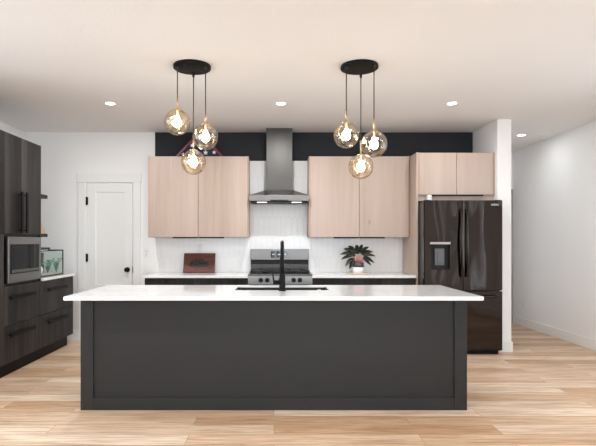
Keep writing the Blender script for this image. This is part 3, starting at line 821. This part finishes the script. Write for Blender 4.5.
# the neighbour towards the camera, mostly out of frame
pt = thing('pantry_tower', 'tall charcoal wood-grain cabinet cut by the left edge of the photo', 'cabinet', ((XL+LX)/2, 4.43, 0), 'tall charcoal cabinets')
b = mb(); box(b, XL+0.01, LX-0.02, 4.13, OV0-0.001, 0.13, ZT); obj('body', b, M['dark_oak'], pt)
b = mb(); box(b, XL+0.01, -2.612, 4.13, OV0-0.001, 0, 0.13); obj('toe_kick', b, M['black'], pt)
for z0, z1 in ((0.132, 1.374), (1.378, ZT-0.002)):
    b = mb(); box(b, LX-0.019, LX, 4.132, OV0-0.002, z0, z1, 0.0015); d = obj('door', b, M['dark_oak'], pt)
    hz = z1-0.45 if z0 < 1 else z0+0.012
    b = mb(); box(b, LX+0.026, LX+0.038, 4.18, 4.206, hz, hz+0.415, 0.002)
    for z in (hz+0.03, hz+0.385): box(b, LX, LX+0.027, 4.187, 4.199, z-0.006, z+0.006)
    obj('handle', b, M['black'], d)
# built-in microwave
mw = thing('microwave', 'built-in stainless framed microwave with black glass door', 'microwave', (LX, 5.118, 0.905))
my0, my1, mz0, mz1 = 4.795, 5.462, 0.902, 1.352
b = mb(); box(b, -3.0, LX-0.021, my0+0.04, my1-0.04, 0.92, 1.33); obj('case', b, M['black_plastic'], mw)
b = mb(); fw = 0.055
box(b, LX-0.02, LX+0.012, my0, my1, mz0, mz0+0.085, 0.003); box(b, LX-0.02, LX+0.012, my0, my1, mz1-0.075, mz1, 0.003)
box(b, LX-0.02, LX+0.012, my0, my0+0.04, mz0+0.085, mz1-0.075, 0.003); box(b, LX-0.02, LX+0.012, my1-0.04, my1, mz0+0.085, mz1-0.075, 0.003)
obj('frame', b, M['mid_steel'], mw)
b = mb(); box(b, LX-0.02, LX+0.018, my0+0.042, my1-0.042, mz0+0.087, mz1-0.077, 0.003); d = obj('door', b, M['dark_glass'], mw)
b = mb(); box(b, LX+0.0175, LX+0.0195, my0+0.09, my1-0.17, mz0+0.14, mz1-0.11); obj('door_window', b, M['dark_glass'], d)
b = mb(); box(b, LX+0.018, LX+0.0215, my0+0.05, my1-0.05, mz0+0.095, mz0+0.125, 0.001); obj('door_strip', b, M['steel'], d)
b = mb(); box(b, LX+0.018, LX+0.020, my1-0.150, my1-0.146, mz0+0.13, mz1-0.08); obj('control_line', b, M['steel'], d)

# base unit beyond the tower
LB0, LB1 = 5.496, 6.370
lb = thing('drawer_cabinet', 'low charcoal two-drawer cabinet under the aquarium', 'cabinet', ((XL+LX)/2, (LB0+LB1)/2, 0))
b = mb(); box(b, XL+0.01, LX-0.02, LB0, LB1-0.018, 0.13, CU); box(b, XL+0.01, LX, LB1-0.018, LB1, 0.13, CU, 0.001); obj('body', b, M['dark_oak'], lb)
b = mb(); box(b, XL+0.01, -2.612, LB0, LB1-0.06, 0, 0.13); obj('toe_kick', b, M['black'], lb)
for z0, z1, hz in ((0.494, CU-0.008, 0.762), (0.132, 0.490, 0.395)):
    b = mb(); box(b, LX-0.019, LX, LB0+0.002, LB1-0.020, z0, z1, 0.0015); d = obj('drawer', b, M['dark_oak'], lb)
    b = mb(); bar_h(b, LX, 5.62, 6.12, hz); obj('handle', b, M['black'], d)
ctop('countertop', 'short white countertop holding the aquarium beside the tall cabinet', XL+0.01, -2.535, LB0+0.001, LB1+0.015)
# floating shelves on the left wall
SG = 'dark floating shelves'
b = mb(); box(b, XL, -2.868, 5.56, 6.335, 1.845, 1.890, 0.002)
tag(obj('shelf', b, M['dark_oak'], None, (-3.08, 5.95, 1.845)), 'upper dark floating shelf above the aquarium', 'shelf', SG)
b = mb(); box(b, XL, -2.868, 5.56, 6.335, 1.362, 1.402, 0.002)
tag(obj('shelf', b, M['dark_oak'], None, (-3.08, 5.95, 1.362)), 'lower dark floating shelf just above the aquarium, holding the tan stand', 'shelf', SG)
b = mb(); prism(b, [(-3.255, 1.402), (-2.885, 1.402), (-2.885, 1.414), (-2.960, 1.585), (-2.985, 1.585), (-2.915, 1.418), (-3.255, 1.414)], 6.02, 6.32)
tag(obj('book_stand', b, M['tan'], None, (-3.07, 6.2, 1.402)), 'tan sloped wooden stand on the lower dark shelf', 'stand')

# aquarium
ax0, ax1, ay0, ay1, az1 = -2.95, -2.625, 5.60, 6.235, 1.205
aq = thing('aquarium', 'glass aquarium with thin black rims on the white left counter', 'aquarium', ((ax0+ax1)/2, (ay0+ay1)/2, CT))
b = mb()
for z0, z1 in ((CT, CT+0.014), (az1-0.014, az1)):
    box(b, ax0, ax1, ay0, ay0+0.014, z0, z1); box(b, ax0, ax1, ay1-0.012, ay1, z0, z1)
    box(b, ax0, ax0+0.012, ay0, ay1, z0, z1); box(b, ax1-0.012, ax1, ay0, ay1, z0, z1)
for x in (ax0, ax1-0.011):
    for y in (ay0, ay1-0.011): box(b, x, x+0.011, y, y+0.011, CT, az1)
obj('rim', b, M['black_plastic'], aq)
b = mb(); box(b, ax0+0.015, ax0+0.075, 5.70, 5.86, CT+0.05, az1+0.02, 0.006); obj('filter', b, M['black_plastic'], aq)
b = mb()
box(b, ax0+0.002, ax1-0.002, ay0+0.002, ay0+0.006, CT+0.004, az1-0.002); box(b, ax0+0.002, ax1-0.002, ay1-0.006, ay1-0.002, CT+0.004, az1-0.002)
box(b, ax0+0.002, ax0+0.006, ay0+0.006, ay1-0.006, CT+0.004, az1-0.002); box(b, ax1-0.006, ax1-0.002, ay0+0.006, ay1-0.006, CT+0.004, az1-0.002)
obj('glass', b, M['clear_glass'], aq)
b = mb(); box(b, ax0+0.08, ax1-0.06, ay0+0.02, ay0+0.40, az1, az1+0.030, 0.005); lh = obj('light_hood', b, M['black_plastic'], aq)
b = mb(); box(b, ax0+0.10, ax1-0.08, ay0+0.04, ay0+0.38, az1-0.006, az1); obj('lamp', b, M['hood_lamp'], lh)
b = mb(); box(b, ax0+0.008, ax1-0.008, ay0+0.008, ay1-0.008, CT+0.004, CT+0.030); gv = obj('gravel', b, M['gravel'], aq)
def water_plant(x, y, n, h, sd, label):
    rnd = random.Random(sd); b = mb()
    for k in range(n):
        a = rnd.uniform(0, 2*PI); l = h*rnd.uniform(0.6, 1.0); r = rnd.uniform(0.02, 0.06)
        px = [(x+r*math.cos(a)*u*0.9, y+r*math.sin(a)*u*1.3, CT+0.028+l*u) for u in (0, 0.35, 0.7, 1)]
        tube(b, px, [0.003, 0.003, 0.0025, 0.001], 5)
        for u in (0.45, 0.7, 0.95):
            t = bmesh.new(); c = Vector((x+r*math.cos(a)*u*0.9, y+r*math.sin(a)*u*1.3, CT+0.028+l*u))
            d = Vector((math.cos(a+u*5), math.sin(a+u*5), 0.5)).normalized(); s = d.cross(Vector((0, 0, 1))).normalized()
            vs = [t.verts.new(c), t.verts.new(c+d*0.022+s*0.014), t.verts.new(c+d*0.05), t.verts.new(c+d*0.022-s*0.014)]
            t.faces.new(vs); _merge(b, t)
    tag(obj('water_plant', b, M['aqua_plant'], None, (x, y, CT+0.028)), label, 'plant', 'plants in the aquarium')
water_plant(-2.685, 6.165, 12, 0.17, 1, 'bushy green water plant right of the dark driftwood in the aquarium')
water_plant(-2.70, 5.97, 16, 0.15, 2, 'green water plant left of the dark driftwood in the aquarium')
b = mb(); tube(b, [(-2.84, 6.09, CT+0.028), (-2.83, 6.085, CT+0.10), (-2.84, 6.09, CT+0.17), (-2.83, 6.095, CT+0.27)], [0.036, 0.032, 0.030, 0.024], 10)
tag(obj('driftwood', b, M['driftwood'], None, (-2.84, 6.09, CT+0.028)), 'dark upright driftwood between the green plants in the aquarium', 'driftwood')
b = mb(); ball(b, (-2.72, 5.76, CT+0.075), 0.075, 3, (0.7, 1, 0.7)); ball(b, (-2.745, 5.845, CT+0.052), 0.035, 3, (1, 1, 0.75))
for v in b.verts: v.co.z = max(v.co.z, CT+0.029)
tag(obj('stone', b, M['stone_white'], None, (-2.72, 5.70, CT+0.03)), 'white stone at the near end of the aquarium', 'stone')

# ================================================================== THINGS ON THE BACK COUNTER
# plaque leaning on the tiles
pq = thing('wall_plaque', 'reddish brown wooden plaque with dark carved silhouette leaning on the backsplash', 'plaque', (-0.972, 6.44, CT))
b = mb(); box(b, -0.205, 0.205, -0.011, 0.011, 0, 0.262, 0.003)
carv = mb()
rnd = random.Random(5)
poly = [(-0.14, 0.085), (-0.09, 0.072), (0.02, 0.070), (0.12, 0.078), (0.135, 0.095), (0.12, 0.125), (0.095, 0.120), (0.085, 0.155), (0.06, 0.150), (0.052, 0.175), (0.03, 0.195), (0.02, 0.165),
        (0.0, 0.185), (-0.018, 0.150), (-0.035, 0.188), (-0.055, 0.180), (-0.06, 0.145), (-0.085, 0.175), (-0.1, 0.14), (-0.115, 0.115), (-0.15, 0.1)]
prism(carv, poly, -0.017, -0.0105)
for k in range(26):
    ball(carv, (rnd.uniform(-0.11, 0.11), -0.014, rnd.uniform(0.082, 0.145)), rnd.uniform(0.009, 0.017), 2, (1.3, 0.5, 0.9))
prism(carv, [(0.11, 0.062), (0.155, 0.052), (0.17, 0.06), (0.13, 0.072)], -0.014, -0.0105)
prism(carv, [(-0.07, 0.050), (0.09, 0.044), (0.09, 0.048), (-0.07, 0.054)], -0.012, -0.0105)
R = Matrix.Rotation(-math.radians(20), 4, 'X')
for bb in (b, carv):
    for v in bb.verts:
        c = R @ v.co
        v.co = Vector((c.x-0.972, c.y+6.47, c.z+CT+0.0025))
pb = obj('board', b, M['plaque'], pq); obj('carving', carv, M['carving'], pq)

# potted plant on a round tray
PX, PY = 1.063, 6.33
b = mb(); lathe(b, (PX-0.01, PY-0.02, CT), [(0.135, 0), (0.150, 0.004), (0.152, 0.010), (0.146, 0.011), (0.140, 0.007)], 40)
tag(obj('round_tray', b, M['pale_wood'], None, (PX-0.01, PY-0.02, CT)), 'thin round pale tray under the potted plant on the back counter', 'tray')
pp = thing('potted_plant', 'dark leaved plant with pink stems in a white and grey pot', 'plant', (PX, PY, CT+0.0075))
z0 = CT+0.0075
b = mb(); lathe(b, (PX, PY, z0), [(0.062, 0), (0.069, 0.006), (0.072, 0.075)], 36); pot = obj('pot', b, M['pot_white'], pp)
b = mb(); lathe(b, (PX, PY, z0), [(0.0722, 0.075), (0.0728, 0.078), (0.0735, 0.128), (0.073, 0.131), (0.068, 0.131), (0.066, 0.118)], 36, cap0=False, cap1=False)
obj('pot_band', b, M['pot_band'], pot)
b = mb()
for k in range(16):
    a = 2*PI*k/16+0.1
    c = Vector((PX+0.0735*math.cos(a), PY+0.0735*math.sin(a), z0+0.084+0.006*(k % 3)))
    ball(b, c, 0.008, 1, (1, 1, 1.1))
obj('pot_pattern', b, M['soil'], pot)
b = mb(); lathe(b, (PX, PY, z0), [(0.067, 0.112), (0.067, 0.119), (0.02, 0.124)], 28); obj('soil', b, M['soil'], pp)
rnd = random.Random(11)
lf, stm = mb(), mb()
def leaf(c, d, up, L, W, droop):
    t = bmesh.new(); d = d.normalized(); s = d.cross(up).normalized(); n = s.cross(d)
    rows = []; N = 7
    for k in range(N+1):
        u = k/N; wd = W*math.sin(PI*min(1, u*0.98+0.02))**0.8*(1-0.25*u)
        p = c+d*(L*u)-Vector((0, 0, 1))*droop*u*u*L
        rows.append([t.verts.new(p-s*wd+n*0.15*wd), t.verts.new(p-n*0.002), t.verts.new(p+s*wd+n*0.15*wd)])
    for a, b_ in zip(rows, rows[1:]):
        for i in range(2): t.faces.new((a[i], a[i+1], b_[i+1], b_[i]))
    g = bmesh.ops.extrude_face_region(t, geom=list(t.faces))
    for v in [e for e in g['geom'] if isinstance(e, bmesh.types.BMVert)]: v.co += n*0.0012
    bmesh.ops.recalc_face_normals(t, faces=t.faces)
    _merge(lf, t, 0, True)
zs = z0+0.118
for k in range(11):                                    # pink stalks, each carrying leaves
    a = 2*PI*k/11; r0, r1, h = 0.030, rnd.uniform(0.05, 0.095), rnd.uniform(0.06, 0.115)
    p0 = Vector((PX+r0*math.cos(a), PY+r0*math.sin(a), zs)); p1 = Vector((PX+r1*math.cos(a), PY+r1*0.8*math.sin(a), zs+h))
    tube(stm, [p0, p0.lerp(p1, 0.5)+Vector((0, 0, 0.008)), p1], [0.0085, 0.0075, 0.0045], 6)
leaves = [(-0.06, 0.02, 0.095, 172, 0.17), (-0.06, 0.0, 0.115, 158, 0.19), (-0.05, 0.03, 0.14, 140, 0.17), (-0.03, 0.04, 0.15, 118, 0.16), (-0.01, 0.02, 0.15, 98, 0.155), (0.02, 0.03, 0.15, 74, 0.16),
          (0.04, 0.03, 0.14, 48, 0.17), (0.05, 0.02, 0.12, 30, 0.18), (0.06, 0.0, 0.10, 14, 0.18), (0.06, -0.02, 0.085, -4, 0.15), (0.055, -0.03, 0.07, -22, 0.12), (-0.06, -0.02, 0.07, 208, 0.13), (-0.05, -0.04, 0.06, 236, 0.11),
          (0.02, -0.04, 0.13, 60, 0.12), (-0.02, -0.03, 0.12, 130, 0.13), (0.0, -0.02, 0.13, 92, 0.13), (0.03, -0.05, 0.115, 20, 0.12), (-0.035, -0.05, 0.10, 165, 0.11), (0.0, 0.05, 0.12, 60, 0.16), (0.02, 0.05, 0.12, 125, 0.16)]
for dx, dy, dz, ang, L in leaves:
    a = math.radians(ang+rnd.uniform(-6, 6))
    leaf(Vector((PX+dx, PY+dy, zs+dz)), Vector((math.cos(a), rnd.uniform(-.35, .15), math.sin(a))), Vector((rnd.uniform(-.5, .5), -1, rnd.uniform(0.2, 0.9))), L, rnd.uniform(0.026, 0.034), 0.38)
obj('foliage', lf, M['leaf'], pp); obj('stems', stm, M['pink_stem'], pp)

# flag case on the left wall cabinet
fl = thing('flag_case', 'dark red triangular case with starred navy flag on the left wall cabinet', 'flag case', (-0.955, 6.45, 2.370))
fcx, fz0, hw, hh = -0.955, 2.370, 0.335, 0.355
def tri(ins): 
    k = ins
    return [(fcx-hw+k*2.4, fz0+k), (fcx+hw-k*2.4, fz0+k), (fcx, fz0+hh-k*1.4)]
b = mb(); t = bmesh.new()
o3, i3 = tri(0), tri(0.026)
V = {}
for nm, tr3, y in (('of', o3, 6.41), ('if', i3, 6.41), ('ob', o3, 6.49), ('ib', i3, 6.49)):
    V[nm] = [t.verts.new((x, y, z)) for x, z in tr3]
for i in range(3):
    j = (i+1) % 3
    t.faces.new((V['of'][i], V['of'][j], V['if'][j], V['if'][i])); t.faces.new((V['ob'][j], V['ob'][i], V['ib'][i], V['ib'][j]))
    t.faces.new((V['of'][j], V['of'][i], V['ob'][i], V['ob'][j])); t.faces.new((V['if'][i], V['if'][j], V['ib'][j], V['ib'][i]))
bmesh.ops.recalc_face_normals(t, faces=t.faces); _merge(b, t)
obj('frame', b, M['red_frame'], fl)
b = mb(); prism(b, tri(0.0262), 6.432, 6.485); fg = obj('folded_flag', b, M['navy'], fl)
b = mb()
for sx, sz, sr in ((-0.21, 0.055, 0.028), (-0.12, 0.075, 0.028), (-0.03, 0.075, 0.03), (0.075, 0.078, 0.036), (0.185, 0.082, 0.03), (-0.10, 0.17, 0.028), (0.0, 0.17, 0.03), (0.09, 0.165, 0.028), (0.0, 0.26, 0.026)):
    b = mb(); prism(b, [(fcx+sx+(sr if k % 2 == 0 else sr*0.42)*math.sin(k*PI/5), fz0+sz+(sr if k % 2 == 0 else sr*0.42)*math.cos(k*PI/5)) for k in range(10)], 6.429, 6.432)
    obj('star', b, M['star'], fg)

# ================================================================== OUTLETS
def outlet(name, label, c, ax):
    t = thing(name, label, 'outlet', c, 'white wall outlets')
    def bx(b, a0, a1, z0, z1, d0, d1, bev=0):
        if ax == 'y': box(b, c[0]+a0, c[0]+a1, c[1]-d1, c[1]-d0, c[2]+z0, c[2]+z1, bev)
        else: box(b, c[0]-d1, c[0]-d0, c[1]+a0, c[1]+a1, c[2]+z0, c[2]+z1, bev)
    b = mb(); bx(b, -0.037, 0.037, -0.058, 0.058, 0, 0.006, 0.002); obj('plate', b, M['white_plastic'], t)
    for zz in (0.024, -0.024):
        b = mb(); bx(b, -0.017, 0.017, zz-0.015, zz+0.015, 0.006, 0.0085, 0.002); sk_ = obj('socket', b, M['white_plastic'], t)
        b = mb(); bx(b, -0.008, -0.005, zz-0.006, zz+0.006, 0.0083, 0.009); bx(b, 0.005, 0.008, zz-0.006, zz+0.006, 0.0083, 0.009); obj('slots', b, M['dark_slot'], sk_)
outlet('outlet', 'white outlet on the white wall between the pantry door and the tiles', (-1.682, YB, 1.155), 'y')
outlet('outlet', 'white outlet on the tiles just above the plaque', (-0.975, YB-0.009, 1.215), 'y')
outlet('outlet', 'white outlet low on the hall wall right of the fridge', (XR, 7.70, 0.352), 'x')

# ================================================================== CEILING FITTINGS
def recessed(c, label):
    t = thing('recessed_light', label, 'ceiling light', c, 'small round recessed ceiling lights')
    b = mb(); lathe(b, c, [(0.046, -0.001), (0.049, -0.005), (0.060, -0.006), (0.065, -0.003), (0.066, 0)], 32, cap0=False, cap1=False); obj('trim_ring', b, M['trim'], t)
    b = mb(); lathe(b, c, [(0.046, -0.003), (0.046, -0.0005)], 28); obj('lens', b, M['led'], t)
    return t
def lamp_light(c, power=LAMP_W):
    d = bpy.data.lights.new('recessed_or_added_lamp', 'AREA'); d.shape = 'DISK'; d.size = 0.06; d.energy = power; d.color = (0.95, 0.985, 1.0)
    o = bpy.data.objects.new('recessed_or_added_lamp', d); COL.objects.link(o); o.location = (c[0], c[1], c[2]-0.03)
r0 = recessed((-1.708, 5.21, CEIL), 'recessed ceiling light left of the left globe pendant')
dup(r0, (0.073, 5.21, CEIL), 'recessed ceiling light between the two globe pendants, before the hood')
dup(r0, (1.855, 5.21, CEIL), 'recessed ceiling light right of the right globe pendant, before the fridge')
dup(r0, (3.345, 6.76, CEIL), 'recessed ceiling light in the hall beside the smoke detector')
for c in ((-1.708, 5.21, CEIL), (0.073, 5.21, CEIL), (1.855, 5.21, CEIL), (3.345, 6.76, CEIL), (-1.708, 2.3, CEIL), (0.073, 2.3, CEIL), (1.855, 2.3, CEIL)): lamp_light(c, LAMP_W*(0.15 if c[1] > 6 else 0.95 if c[0] < -1 else 0.42 if c[0] > 1 and c[1] > 4 else 0.5 if c[0] > 1 else 0.7 if c[1] < 4 else 1.0))  # front row: unseen lamps without fixtures, added to brighten the near floor
sd = thing('smoke_detector', 'white round smoke detector on the hall ceiling', 'smoke detector', (3.69, 6.80, CEIL))
b = mb(); lathe(b, (3.69, 6.80, CEIL), [(0.045, -0.034), (0.062, -0.030), (0.066, -0.014), (0.072, -0.010), (0.073, 0)], 32); obj('case', b, M['white_plastic'], sd)
b = mb(); lathe(b, (3.69, 6.80, CEIL), [(0.020, -0.037), (0.022, -0.034)], 20); obj('sensor_cap', b, M['white_plastic'], sd)

def pendant(label, cx, cy, drops):
    t = thing('pendant_light', label, 'pendant light', (cx, cy, CEIL), 'globe pendant lights over the island')
    b = mb(); lathe(b, (cx, cy, CEIL), [(0.148, -0.026), (0.153, -0.022), (0.153, 0)], 48); cp = obj('canopy', b, M['black'], t)
    for k in range(5):
        a = 2*PI*k/5+0.5
        b = mb(); lathe(b, (cx+0.1*math.cos(a), cy+0.1*math.sin(a), CEIL-0.026), [(0.004, -0.003), (0.007, -0.001), (0.007, 0)], 10); obj('screw', b, M['cord_black'], cp)
    for gx, gy, gz, r, sl in drops:
        top = gz+r
        b = mb(); lathe(b, (gx, gy, CEIL-0.026), [(0.006, -0.03), (0.011, -0.022), (0.011, 0)], 14)
        cyl(b, (gx, gy, top+sl-0.004), (gx, gy, CEIL-0.045), 0.0042, seg=8); obj('cord', b, M['cord_black'], t)
        b = mb(); cyl(b, (gx, gy, top-0.002), (gx, gy, top+sl), 0.0075, seg=12); obj('rod', b, M['brass'], t)
        # globe with an opening at the top
        b = mb(); N = 22; prof = []
        for k in range(N+1):
            a = -PI/2+(PI-0.26)*k/N; prof.append((max(0.0006, r*math.cos(a)), r*math.sin(a)))
        lathe(b, (gx, gy, gz), prof, 40, cap0=True, cap1=False); gl = obj('globe', b, M['globe'], t, (gx, gy, gz))
        b = mb(); lathe(b, (gx, gy, gz+r), [(0.016, -0.052), (0.017, -0.012), (0.030, -0.010), (0.031, 0.000), (0.012, 0.006)], 20); obj('socket', b, M['brass'], gl)
        b = mb(); lathe(b, (gx, gy, gz), [(0.001, -0.041), (0.013, -0.038), (0.025, -0.030), (0.032, -0.016), (0.034, -0.003), (0.030, 0.014), (0.021, 0.028), (0.015, 0.040), (0.013, r-0.05)], 20); obj('bulb', b, M['bulb'], gl)
GR = 0.1035
pendant('black cluster pendant with three amber glass globes, over the left half of the island', -0.671, 4.10,
        [(-0.779, 4.03, 2.265, GR, 0.115), (-0.552, 4.03, 2.148, GR, 0.085), (-0.680, 4.22, 1.973, GR, 0.085)])
pendant('black cluster pendant with three amber glass globes, over the right half of the island', 0.700, 4.10,
        [(0.583, 4.03, 2.161, GR, 0.105), (0.800, 4.00, 2.083, GR+0.002, 0.105), (0.736, 4.235, 1.937, GR, 0.12)])
